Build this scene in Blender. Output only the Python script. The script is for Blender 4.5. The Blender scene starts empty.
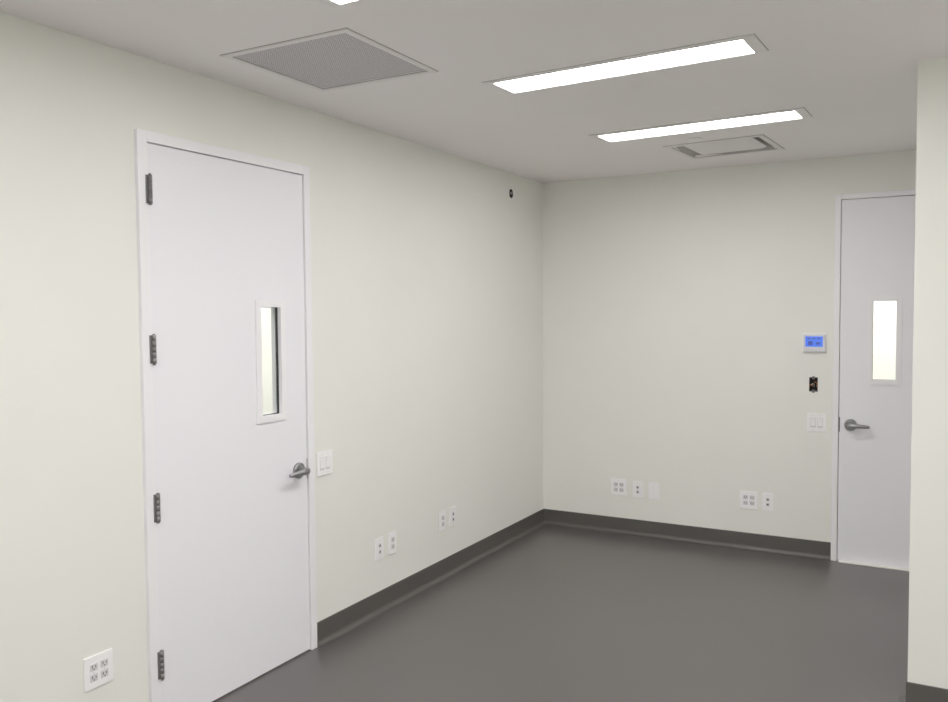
import bpy, bmesh, math
from mathutils import Vector, Matrix

H=2.74
scene=bpy.context.scene
scene.view_settings.view_transform='Standard'
scene.view_settings.look='None'
scene.view_settings.gamma=1.28

# ------------------------------------------------------------ materials
def lin(c):
    return tuple(((v/255)/12.92 if v/255<=0.04045 else ((v/255+0.055)/1.055)**2.4) for v in c)+(1.0,)
def mat(name,rgb,rough=0.5,metal=0.0,spec=0.5,noise=0.0,nscale=20,bump=0.0,bscale=200,emit=None,estr=0):
    m=bpy.data.materials.new(name); m.use_nodes=True
    nt=m.node_tree; b=nt.nodes['Principled BSDF']
    col=lin(rgb)
    b.inputs['Base Color'].default_value=col
    b.inputs['Roughness'].default_value=rough
    b.inputs['Metallic'].default_value=metal
    b.inputs['Specular IOR Level'].default_value=spec
    tc=nt.nodes.new('ShaderNodeTexCoord')
    if noise>0:
        n=nt.nodes.new('ShaderNodeTexNoise'); n.inputs['Scale'].default_value=nscale; n.inputs['Detail'].default_value=5
        cr=nt.nodes.new('ShaderNodeValToRGB')
        cr.color_ramp.elements[0].position=0.3; cr.color_ramp.elements[1].position=0.7
        cr.color_ramp.elements[0].color=tuple(v*(1-noise) for v in col[:3])+(1,)
        cr.color_ramp.elements[1].color=tuple(min(1,v*(1+noise)) for v in col[:3])+(1,)
        nt.links.new(tc.outputs['Object'],n.inputs['Vector']); nt.links.new(n.outputs['Fac'],cr.inputs['Fac'])
        nt.links.new(cr.outputs['Color'],b.inputs['Base Color'])
    if bump>0:
        n2=nt.nodes.new('ShaderNodeTexNoise'); n2.inputs['Scale'].default_value=bscale; n2.inputs['Detail'].default_value=3
        bp=nt.nodes.new('ShaderNodeBump'); bp.inputs['Strength'].default_value=bump; bp.inputs['Distance'].default_value=0.002
        nt.links.new(tc.outputs['Object'],n2.inputs['Vector']); nt.links.new(n2.outputs['Fac'],bp.inputs['Height'])
        nt.links.new(bp.outputs['Normal'],b.inputs['Normal'])
    if emit:
        b.inputs['Emission Color'].default_value=lin(emit); b.inputs['Emission Strength'].default_value=estr
    return m
M={}
M['wall']=mat('wall_paint',(238,238,231),0.55,spec=0.35,noise=0.008,nscale=3,bump=0.06,bscale=350)
M['ceil']=mat('ceiling_paint',(248,244,243),0.85,spec=0.2,noise=0.006,nscale=3,bump=0.04,bscale=300)
M['floor']=mat('vinyl_floor',(75,71,70),0.33,spec=0.5,noise=0.08,nscale=160,bump=0.10,bscale=120)
M['base']=mat('cove_base_vinyl',(71,69,66),0.45,noise=0.03,nscale=120)
M['door']=mat('door_white_laminate',(242,241,248),0.4,spec=0.4,bump=0.03,bscale=200)
M['frame']=mat('door_frame_enamel',(244,243,247),0.35,spec=0.5)
M['dark']=mat('dark_gap',(30,28,27),0.8)
M['hinge']=mat('hinge_steel',(120,118,118),0.45,metal=0.6)
M['lever']=mat('satin_nickel',(145,145,148),0.3,metal=0.85)
M['plate']=mat('plate_white_plastic',(251,251,252),0.35)
M['slot']=mat('receptacle_slot',(50,48,46),0.6)
M['recept']=mat('receptacle_face',(212,212,214),0.35)
M['black']=mat('black_box',(10,9,9),0.7)
M['alu']=mat('threshold_aluminium',(247,245,240),0.35,metal=0.0)
M['grille']=mat('perforated_metal',(170,167,168),0.7)
M['trimw']=mat('fixture_trim_white',(239,235,235),0.5)
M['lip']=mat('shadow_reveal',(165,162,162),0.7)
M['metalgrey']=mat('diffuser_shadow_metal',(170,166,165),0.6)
M['copper']=mat('wire_orange',(200,110,50),0.4)
M['wirew']=mat('wire_white',(220,215,205),0.5)
M['lens']=mat('led_lens',(255,255,255),0.5,emit=(254,251,248),estr=25)
M['lens_corridor']=mat('led_lens_corridor',(255,255,255),0.5,emit=(255,253,249),estr=75)
M['screen']=mat('lcd_blue',(50,90,215),0.2,emit=(72,112,225),estr=0.6)
M['seg']=mat('lcd_segments',(40,60,140),0.3,emit=(50,80,190),estr=0.3)
M['tgrey']=mat('thermostat_body',(216,218,224),0.35)
# perforated look on grille
def perf():
    m=M['grille']; nt=m.node_tree; b=nt.nodes['Principled BSDF']
    tc=nt.nodes.new('ShaderNodeTexCoord'); mp=nt.nodes.new('ShaderNodeMapping')
    mp.inputs['Scale'].default_value=(90,90,90)
    v=nt.nodes.new('ShaderNodeTexVoronoi'); v.inputs['Scale'].default_value=1.0; v.inputs['Randomness'].default_value=0.0
    r=nt.nodes.new('ShaderNodeValToRGB')
    r.color_ramp.elements[0].position=0.36; r.color_ramp.elements[0].color=lin((85,82,84))
    r.color_ramp.elements[1].position=0.42; r.color_ramp.elements[1].color=lin((228,223,227))
    nt.links.new(tc.outputs['Object'],mp.inputs['Vector']); nt.links.new(mp.outputs['Vector'],v.inputs['Vector'])
    nt.links.new(v.outputs['Distance'],r.inputs['Fac']); nt.links.new(r.outputs['Color'],b.inputs['Base Color'])
perf()
g=bpy.data.materials.new('vision_glass'); g.use_nodes=True
nt=g.node_tree; nt.nodes.clear()
o=nt.nodes.new('ShaderNodeOutputMaterial'); mx=nt.nodes.new('ShaderNodeMixShader'); tr=nt.nodes.new('ShaderNodeBsdfTransparent'); gl=nt.nodes.new('ShaderNodeBsdfGlossy')
gl.inputs['Roughness'].default_value=0.02; mx.inputs[0].default_value=0.07; tr.inputs[0].default_value=(0.95,0.97,0.95,1)
nt.links.new(tr.outputs[0],mx.inputs[1]); nt.links.new(gl.outputs[0],mx.inputs[2]); nt.links.new(mx.outputs[0],o.inputs[0])
M['glass']=g

# ------------------------------------------------------------ mesh builder
LEFT=lambda a,z,d:(d,a,z)        # left wall: a=y, z up, d=out into room
BACK=lambda a,z,d:(a,-d,z)       # back wall: a=x, z up, d=out into room
CEIL=lambda a,b,d:(a,b,H-d)      # ceiling: a=x, b=y, d=down
WORLD=lambda x,y,z:(x,y,z)
class MB:
    def __init__(s,T=WORLD): s.v=[];s.f=[];s.mi=[];s.mats=[];s.T=T;s.sm=[]
    def m(s,k):
        if k not in s.mats:s.mats.append(k)
        return s.mats.index(k)
    def add(s,vs,fs,k,smooth=False):
        o=len(s.v); s.v+= [s.T(*p) for p in vs]
        i=s.m(k)
        for f in fs: s.f.append([o+x for x in f]); s.mi.append(i); s.sm.append(smooth)
    def box(s,a0,a1,b0,b1,c0,c1,k,bev=0.0):
        if bev<=0:
            vs=[(a,b,c) for a in(a0,a1) for b in(b0,b1) for c in(c0,c1)]
            s.add(vs,[(0,1,3,2),(4,6,7,5),(0,4,5,1),(2,3,7,6),(0,2,6,4),(1,5,7,3)],k); return
        bm=bmesh.new(); bmesh.ops.create_cube(bm,size=1)
        for v in bm.verts: v.co=Vector(((a0+a1)/2+v.co.x*(a1-a0),(b0+b1)/2+v.co.y*(b1-b0),(c0+c1)/2+v.co.z*(c1-c0)))
        bmesh.ops.bevel(bm,geom=bm.edges[:],offset=bev,segments=2,affect='EDGES',profile=0.5)
        bm.verts.ensure_lookup_table()
        s.add([tuple(v.co) for v in bm.verts],[[v.index for v in f.verts] for f in bm.faces],k); bm.free()
    def tube(s,pts,rads,k,n=20,sq=(1,1),cap=True):
        pts=[Vector(p) for p in pts]; vs=[];fs=[]
        ref=None
        for i,p in enumerate(pts):
            t=(pts[min(i+1,len(pts)-1)]-pts[max(i-1,0)]).normalized()
            if ref is None:
                ref=Vector((0,1,0)) if abs(t.y)<0.9 else Vector((1,0,0))
            x=(ref-t*ref.dot(t)).normalized(); y=t.cross(x); ref=x
            r=rads[i] if isinstance(rads,(list,tuple)) else rads
            for j in range(n):
                a=2*math.pi*j/n; vs.append(tuple(p+x*math.cos(a)*r*sq[0]+y*math.sin(a)*r*sq[1]))
        for i in range(len(pts)-1):
            for j in range(n):
                fs.append((i*n+j,i*n+(j+1)%n,(i+1)*n+(j+1)%n,(i+1)*n+j))
        s.add(vs,fs,k,True)
        if cap:
            s.add(vs[:n],[list(range(n))[::-1]],k); s.add(vs[-n:],[list(range(n))],k)
    def slab(s,A,B,c0,c1,holes,k):
        """rect slab A=(a0,a1) B=(b0,b1) with rectangular holes (a0,a1,b0,b1)"""
        xs=sorted(set([A[0],A[1]]+[h[i] for h in holes for i in(0,1) if A[0]<h[i]<A[1]]))
        ys=sorted(set([B[0],B[1]]+[h[i] for h in holes for i in(2,3) if B[0]<h[i]<B[1]]))
        def solid(i,j):
            if i<0 or j<0 or i>=len(xs)-1 or j>=len(ys)-1:return False
            x=(xs[i]+xs[i+1])/2;y=(ys[j]+ys[j+1])/2
            return not any(h[0]<x<h[1] and h[2]<y<h[3] for h in holes)
        q=lambda *p:s.add(list(p),[(0,1,2,3)],k)
        for i in range(len(xs)-1):
            for j in range(len(ys)-1):
                if not solid(i,j):continue
                x0,x1,y0,y1=xs[i],xs[i+1],ys[j],ys[j+1]
                q((x0,y0,c1),(x1,y0,c1),(x1,y1,c1),(x0,y1,c1)); q((x0,y0,c0),(x0,y1,c0),(x1,y1,c0),(x1,y0,c0))
                if not solid(i-1,j):q((x0,y0,c0),(x0,y0,c1),(x0,y1,c1),(x0,y1,c0))
                if not solid(i+1,j):q((x1,y0,c0),(x1,y1,c0),(x1,y1,c1),(x1,y0,c1))
                if not solid(i,j-1):q((x0,y0,c0),(x1,y0,c0),(x1,y0,c1),(x0,y0,c1))
                if not solid(i,j+1):q((x0,y1,c0),(x0,y1,c1),(x1,y1,c1),(x1,y1,c0))
    def ring(s,c,r0,r1,d,k,n=40):
        vs=[];fs=[]
        for j in range(n):
            a=2*math.pi*j/n
            vs.append((c[0]+r0*math.cos(a),c[1]+r0*math.sin(a),d)); vs.append((c[0]+r1*math.cos(a),c[1]+r1*math.sin(a),d))
        for j in range(n):
            j2=(j+1)%n; fs.append((2*j,2*j+1,2*j2+1,2*j2))
        s.add(vs,fs,k)
    def disc(s,c,r,d,k,n=40):
        s.add([(c[0]+r*math.cos(2*math.pi*j/n),c[1]+r*math.sin(2*math.pi*j/n),d) for j in range(n)],[list(range(n))],k)
    def obj(s,name,parent=None,rotz=0.0):
        me=bpy.data.meshes.new(name)
        me.from_pydata(s.v,[],s.f)
        for k in s.mats: me.materials.append(M[k])
        for p,i,sm in zip(me.polygons,s.mi,s.sm): p.material_index=i; p.use_smooth=sm
        bm=bmesh.new(); bm.from_mesh(me); bmesh.ops.remove_doubles(bm,verts=bm.verts[:],dist=1e-6)
        bmesh.ops.recalc_face_normals(bm,faces=bm.faces[:]); bm.to_mesh(me); bm.free()
        ob=bpy.data.objects.new(name,me); scene.collection.objects.link(ob)
        if parent: ob.parent=parent
        else:
            xs=[Vector(v.co) for v in me.vertices]
            c=Vector([(min(p[i] for p in xs)+max(p[i] for p in xs))/2 for i in range(3)])
            me.transform(Matrix.Translation(-c)); ob.location=c; ob.rotation_euler[2]=rotz
        return ob
def empty(name):
    e=bpy.data.objects.new(name,None); scene.collection.objects.link(e); return e

# ------------------------------------------------------------ room shell
X1,Y0=4.5,-8.0
XL,YB=-1.8,1.6            # adjoining corridors behind the two doors
D1=(-3.834,-2.884); D2=(2.190,3.135)
PC=(-.560,2.590)
w=MB(LEFT); w.slab((Y0,0.12),(0,H),-0.12,0,[(D1[0],D1[1],-1,2.412),(PC[0]-.036,PC[0]+.036,PC[1]-.036,PC[1]+.036)],'wall'); w.obj('wall_left')
w=MB(BACK); w.slab((0,3.6),(0,H),-0.12,0,[(D2[0],D2[1],-1,2.462),(2.006,2.062,1.152,1.252)],'wall'); w.obj('wall_back')
w=MB(); w.box(2.69,X1,-2.17,-2.05,0,H,'wall'); w.obj('wall_right_return')
w=MB(); w.box(3.45,3.57,-2.05,0,0,H,'wall'); w.obj('wall_alcove')
w=MB(); w.box(X1,X1+.12,Y0,-2.17,0,H,'wall'); w.obj('wall_right')
w=MB(); w.box(-.12,X1+.12,Y0-.12,Y0,0,H,'wall'); w.obj('wall_near')
w=MB(); w.box(XL-.12,XL,Y0,YB,0,H,'wall'); w.box(XL,-.12,Y0-.12,Y0,0,H,'wall'); w.obj('wall_corridor_left')
w=MB(); w.box(XL,4.6,YB,YB+.12,0,H,'wall'); w.box(4.48,4.6,.0,YB,0,H,'wall'); w.box(3.57,4.6,-.12,0,0,H,'wall'); w.obj('wall_corridor_back')
w=MB(); w.box(XL-.12,X1+.12,Y0-.12,YB+.12,-0.1,0,'floor'); w.obj('floor')
RV=(0.283,0.905,-3.685,-3.062)     # return grille opening
SD=(1.285,1.885,-0.98,-0.46)     # supply diffuser opening
w=MB(CEIL); w.slab((XL-.12,X1+.12),(Y0-.12,YB+.12),-0.1,0,[(RV[0]+.03,RV[1]-.03,RV[2]+.03,RV[3]-.03),(SD[0]+.03,SD[1]-.03,SD[2]+.03,SD[3]-.03)],'ceil'); w.obj('ceiling')

# ------------------------------------------------------------ cove baseboards
BH=0.12
def base(name,runs):
    b=MB()
    prof=[(0,BH),(0.005,BH),(0.006,BH-.003),(0.006,0.03)]
    for i in range(1,7):
        a=math.pi/2*i/6; prof.append((0.006+0.024*(1-math.cos(a)),0.03-0.0275*math.sin(a)))
    prof+= [(0.034,0.0015),(0,0.0015)]
    for P,Q,n in runs:
        vs=[]
        for E in(P,Q):
            for d,z in prof: vs.append((E[0]+n[0]*d,E[1]+n[1]*d,z))
        k=len(prof); fs=[(i,(i+1)%k,k+(i+1)%k,k+i) for i in range(k)]+[list(range(k)),list(range(k,2*k))]
        b.add(vs,fs,'base')
    return b.obj(name)
base('baseboard_left',[((0,-2.846),(0,0),(1,0)),((0,Y0),(0,-3.876),(1,0))])
base('baseboard_back',[((0,0),(2.158,0),(0,-1)),((3.17,0),(3.45,0),(0,-1))])
base('baseboard_right_return',[((2.69,-2.17),(X1,-2.17),(0,-1)),((2.69,-2.17),(2.69,-2.05),(-1,0))])
base('baseboard_right',[((X1,Y0),(X1,-2.17),(-1,0))])

# ------------------------------------------------------------ doors
def door(name,T,a0,a1,top,hinge_left,win,lev,fw=0.045,proj=0.018):
    root=empty(name)
    f=MB(T); g=0.004
    oa0,oa1,ot=a0-fw-.006,a1+fw+.002,top+fw+.003
    f.box(oa0,a0-g,0,ot,-.13,proj,'frame',.002); f.box(a1+g,oa1,0,ot,-.13,proj,'frame',.002)
    f.box(a0-g,a1+g,top+g,ot,-.13,proj-.0003,'frame',.002)
    f.box(a0-g,a0+.012,0.0,top+g,-.08,-.045,'frame'); f.box(a1-.012,a1+g,0,top+g,-.08,-.045,'frame'); f.box(a0,a1,top-.012,top+g,-.08,-.045,'frame')
    f.obj('frame',root)
    s=MB(T)
    s.box(a0-g,a0,0.01,top+g,-.044,-.03,'dark'); s.box(a1,a1+g,0.01,top+g,-.044,-.03,'dark'); s.box(a0,a1,top,top+g,-.044,-.03,'dark'); s.obj('gap_shade',root)  # dark strips paint the shadow line in the gap between leaf and frame
    l=MB(T); l.slab((a0,a1),(.008,top),-.036,0.008,[win],'door'); l.obj('leaf',root)
    v=MB(T); q=.030
    for d0,d1 in((.008,.017),(-.045,-.036)):
        v.slab((win[0]-q,win[1]+q),(win[2]-q,win[3]+q),d0,d1,[(win[0]+.002,win[1]-.002,win[2]+.002,win[3]-.002)],'frame')
    v.slab((win[0],win[1]),(win[2],win[3]),-.018,-.0045,[(win[0]+.004,win[1]-.004,win[2]+.004,win[3]-.004)],'dark')
    v.obj('vision_frame',root)
    gl=MB(T); gl.box(win[0]+.005,win[1]-.005,win[2]+.005,win[3]-.005,-.013,-.009,'glass'); gl.obj('vision_glass',root)
    ha=a0-.002 if hinge_left else a1+.002
    for i,z in enumerate((0.28,0.93,1.575,2.215)):
        h=MB(T)
        h.box(ha-.016,ha+.016,z-.057,z+.057,proj-.012,proj+.003,'hinge',.001)
        for j in range(5):
            z0=z-.057+j*.0228; h.tube([(ha,z0+.0003,proj+.008),(ha,z0+.0225,proj+.008)],.0085,'hinge',16)
        h.tube([(ha,z-.063,proj+.008),(ha,z-.058,proj+.008)],[.004,.007],'hinge',12); h.tube([(ha,z+.058,proj+.008),(ha,z+.063,proj+.008)],[.007,.004],'hinge',12)
        h.obj('hinge_%d'%(i+1),root)
    a,z,s=lev; e=MB(T)
    e.tube([(a,z,.008),(a,z,.018),(a,z,.023)],[.040,.040,.034],'lever',32)
    e.tube([(a,z,.022),(a,z,.036),(a,z,.055)],[.022,.017,.017],'lever',20)
    e.tube([(a-s*.016,z,.058),(a,z,.062),(a+s*.03,z,.066),(a+s*.07,z-.001,.066),(a+s*.105,z-.003,.061),(a+s*.118,z-.004,.056)],[.015,.020,.015,.013,.012,.008],'lever',16,sq=(1.0,.9))
    e.obj('lever_handle',root)
    b=MB(T); ea=a1 if hinge_left else a0
    b.box(ea-.003,ea+.006,z-.05,z+.05,-.012,.0095,'hinge'); b.obj('strike_plate',root)
    return root
d1=door('door_1',LEFT,-3.826,-2.893,2.400,True,(-3.210,-3.073,1.232,1.748),(-2.958,.935,-1))
d2=door('door_2',BACK,2.200,3.125,2.447,False,(2.396,2.541,1.245,1.772),(2.272,.938,1),fw=.035)
t=MB(BACK); t.box(2.205,3.12,0.0,.0075,-.14,.045,'alu',.002); t.obj('door_threshold',d2)

# ------------------------------------------------------------ electrical plates
def outlet(name,T,a,z,gangs=1,kind='duplex'):
    p=MB(T); w=(.078 if gangs==1 else .124); h=.126
    p.box(a-w/2,a+w/2,z-h/2,z+h/2,0,.007,'plate',.0024)
    for gI in range(gangs):
        c=a+(gI-(gangs-1)/2)*.046
        if kind=='duplex':
            for dz in(-.0205,.0205):
                zc=z+dz
                p.box(c-.0165,c+.0165,zc-.0145,zc+.0145,.006,.0095,'recept',.002)
                p.box(c-.009,c-.0055,zc-.003,zc+.008,.0092,.0098,'slot'); p.box(c+.0055,c+.009,zc-.003,zc+.007,.0092,.0098,'slot')
                p.tube([(c,zc-.008,.0092),(c,zc-.008,.0098)],.003,'slot',10)
            p.tube([(c,z,.007),(c,z,.0082)],.003,'recept',10)
        elif kind=='data':
            for dz in(-.018,.018):
                p.box(c-.011,c+.011,z+dz-.012,z+dz+.012,.006,.009,'recept',.001)
                p.box(c-.0065,c+.0065,z+dz-.006,z+dz+.005,.0085,.0094,'slot')
            for dz in(-.048,.048): p.tube([(c,z+dz,.007),(c,z+dz,.0082)],.0028,'recept',10)
        elif kind=='switch':
            p.box(c-.0172,c+.0172,z-.034,z+.034,.006,.0082,'recept',.001)
            vs=[(c-.0145,z-.031,.008),(c+.0145,z-.031,.008),(c+.0145,z,.0088),(c-.0145,z,.0088),(c+.0145,z+.031,.0135),(c-.0145,z+.031,.0135),(c-.0145,z+.031,.007),(c+.0145,z+.031,.007)]
            p.add(vs,[(0,1,2,3),(3,2,4,5),(5,4,7,6),(0,3,5,6),(1,7,4,2)],'plate')
            for dz in(-.048,.048): p.tube([(c,z+dz,.007),(c,z+dz,.0082)],.0028,'recept',10)
        else:
            for dz in(-.03,.03): p.tube([(c,z+dz,.007),(c,z+dz,.0085)],.0032,'recept',10)
    return p.obj(name)
outlet('electrical_outlet',LEFT,-4.105,.362,2)
outlet('data_outlet',LEFT,-2.275,.367,1,'data')
outlet('electrical_outlet',LEFT,-2.145,.368,1)
outlet('electrical_outlet',LEFT,-1.58,.372,1)
outlet('data_outlet',LEFT,-1.45,.372,1,'data')
outlet('light_switch',LEFT,-2.75,.938,2,'switch')
outlet('electrical_outlet',BACK,.639,.358,2)
outlet('data_outlet',BACK,.791,.353,1,'data')
outlet('blank_wall_plate',BACK,.916,.353,1,'blank')
outlet('electrical_outlet',BACK,1.612,.357,2)
outlet('data_outlet',BACK,1.742,.357,1,'data')
outlet('light_switch',BACK,2.058,.941,2,'switch')

# thermostat
p=MB(BACK); cx,cz=2.038,1.488
p.box(cx-.076,cx+.076,cz-.066,cz+.066,0,.008,'plate',.003)
p.box(cx-.070,cx+.070,cz-.060,cz+.060,.007,.024,'tgrey',.005)
p.box(cx-.056,cx+.056,cz-.026,cz+.046,.0235,.0250,'screen')
for i in range(3):
    p.box(cx-.045+i*.032,cx-.023+i*.032,cz+.026,cz+.036,.025,.0253,'seg')
p.box(cx-.040,cx-.008,cz-.014,cz+.014,.025,.0253,'seg'); p.box(cx+.01,cx+.04,cz-.010,cz+.006,.025,.0253,'seg')
for i in range(4): p.box(cx-.05+i*.027,cx-.032+i*.027,cz-.046,cz-.038,.0235,.0252,'recept',.0005)
p.obj('thermostat')
# open junction box with loose wires
p=MB(BACK); a0,a1,z0,z1=2.007,2.061,1.153,1.251
p.slab((a0,a1),(z0,z1),-.06,.001,[(a0+.003,a1-.003,z0+.003,z1-.003)],'black')
p.box(a0,a1,z0,z1,-.063,-.06,'black')
p.box(a0+.018,a1-.018,z1-.012,z1+.008,-.002,.001,'hinge'); p.box(a0+.018,a1-.018,z0-.008,z0+.012,-.002,.001,'hinge')
for i,(k,da) in enumerate((('copper',.014),('wirew',.026),('black',.036),('copper',.042))):
    p.tube([(a0+da,z0+.03,-.058),(a0+da+.002,z0+.035,-.03),(a0+da+.006,z0+.045+.006*i,-.004),(a0+da-.004,z0+.05+.006*i,.012),(a0+da-.012,z0+.038+.008*i,.006)],.0028,k,8)
p.obj('open_junction_box')
# pipe penetration high on left wall
p=MB(LEFT)
p.ring(PC,.034,.050,.0012,'wall')
p.tube([(PC[0],PC[1],.0012),(PC[0],PC[1],-.10)],[.034,.034],'black',32,cap=False)
p.disc(PC,.034,-.03,'black')
p.tube([(PC[0]+.010,PC[1]+.006,-.03),(PC[0]+.010,PC[1]+.006,.004)],.010,'hinge',16)
p.obj('pipe_penetration')

# ------------------------------------------------------------ ceiling items
def fixture(x0,x1,y0,y1,lens='lens',rot=0.0):
    p=MB(CEIL); t=.018
    if x1-x0>y1-y0: ex,ey=.045,t
    else: ex,ey=t,.045
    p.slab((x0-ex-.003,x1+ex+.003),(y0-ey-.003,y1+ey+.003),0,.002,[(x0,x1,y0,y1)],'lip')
    p.slab((x0-ex,x1+ex),(y0-ey,y1+ey),.001,.005,[(x0,x1,y0,y1)],'trimw')
    p.slab((x0-.004,x1+.004),(y0-.004,y1+.004),.003,.009,[(x0,x1,y0,y1)],'trimw')
    p.box(x0,x1,y0,y1,.0005,.003,lens)
    return p.obj('recessed_led_light',rotz=rot)
RZ=-0.05
for yc in (-1.430,-2.728,-4.02,-5.31,-6.60): fixture(1.037,2.127,yc-.096,yc+.096,rot=RZ)
for yc in (-4.02,-5.31,-6.60): fixture(3.05,4.14,yc-.096,yc+.096,rot=RZ)
fixture(-1.05,-.85,-3.0,-1.4,'lens_corridor'); fixture(2.0,3.1,.75,.95,'lens_corridor')
# return air grille
p=MB(CEIL); x0,x1,y0,y1=RV
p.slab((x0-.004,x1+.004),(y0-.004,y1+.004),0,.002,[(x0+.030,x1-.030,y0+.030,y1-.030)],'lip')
p.slab((x0,x1),(y0,y1),.001,.006,[(x0+.026,x1-.026,y0+.026,y1-.026)],'trimw')
p.slab((x0+.026,x1-.026),(y0+.026,y1-.026),-.012,-.004,[(x0+.040,x1-.040,y0+.040,y1-.040)],'black')
p.box(x0+.036,x1-.036,y0+.036,y1-.036,-.010,-.001,'grille')
p.obj('return_air_grille')
# plaque supply diffuser
p=MB(CEIL); x0,x1,y0,y1=SD
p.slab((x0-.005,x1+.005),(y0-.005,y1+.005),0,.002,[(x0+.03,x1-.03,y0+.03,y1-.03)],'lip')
p.slab((x0,x1),(y0,y1),.001,.006,[(x0+.03,x1-.03,y0+.03,y1-.03)],'trimw')
i0=(x0+.03,x1-.03,y0+.03,y1-.03); s=.07; j0=(i0[0]+s,i0[1]-s,i0[2]+s,i0[3]-s)
def rc(r,d): return [(r[0],r[2],d),(r[1],r[2],d),(r[1],r[3],d),(r[0],r[3],d)]
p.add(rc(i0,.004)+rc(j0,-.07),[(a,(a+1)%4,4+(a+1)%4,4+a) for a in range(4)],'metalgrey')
p.add(rc(j0,-.07),[(0,1,2,3)],'dark')
k0=(i0[0]+.055,i0[1]-.055,i0[2]+.055,i0[3]-.055)
k1=(k0[0]+.03,k0[1]-.03,k0[2]+.03,k0[3]-.03)
p.add(rc(k0,-.010)+rc(k1,.004),[(a,(a+1)%4,4+(a+1)%4,4+a) for a in range(4)]+[(4,5,6,7)],'trimw')
p.obj('supply_air_diffuser',rotz=RZ*1.5)
# concealed sprinkler cap
p=MB(CEIL); p.tube([(1.49,-1.10,0),(1.49,-1.10,.004),(1.49,-1.10,.008)],[.045,.045,.038],'trimw',32); p.obj('sprinkler_cover')

# ------------------------------------------------------------ world + camera
wd=bpy.data.worlds.new('World'); scene.world=wd; wd.use_nodes=True
wd.node_tree.nodes['Background'].inputs[0].default_value=(.8,.85,.9,1); wd.node_tree.nodes['Background'].inputs[1].default_value=.1
cd=bpy.data.cameras.new('camera'); co=bpy.data.objects.new('camera',cd); scene.collection.objects.link(co)
r=Vector((0.873429,0.486894,-0.007452)); u=Vector((-0.015947,0.043895,0.998909)); f=Vector((-0.48669,0.872357,-0.046104))
mw=Matrix.Identity(4)
for i in range(3): mw[i][0]=r[i]; mw[i][1]=u[i]; mw[i][2]=-f[i]
mw[0][3],mw[1][3],mw[2][3]=2.78654,-6.13398,1.71409
co.matrix_world=mw
cd.sensor_fit='HORIZONTAL'; cd.sensor_width=36; cd.lens=835.126/948*36; cd.clip_start=.02
scene.camera=co
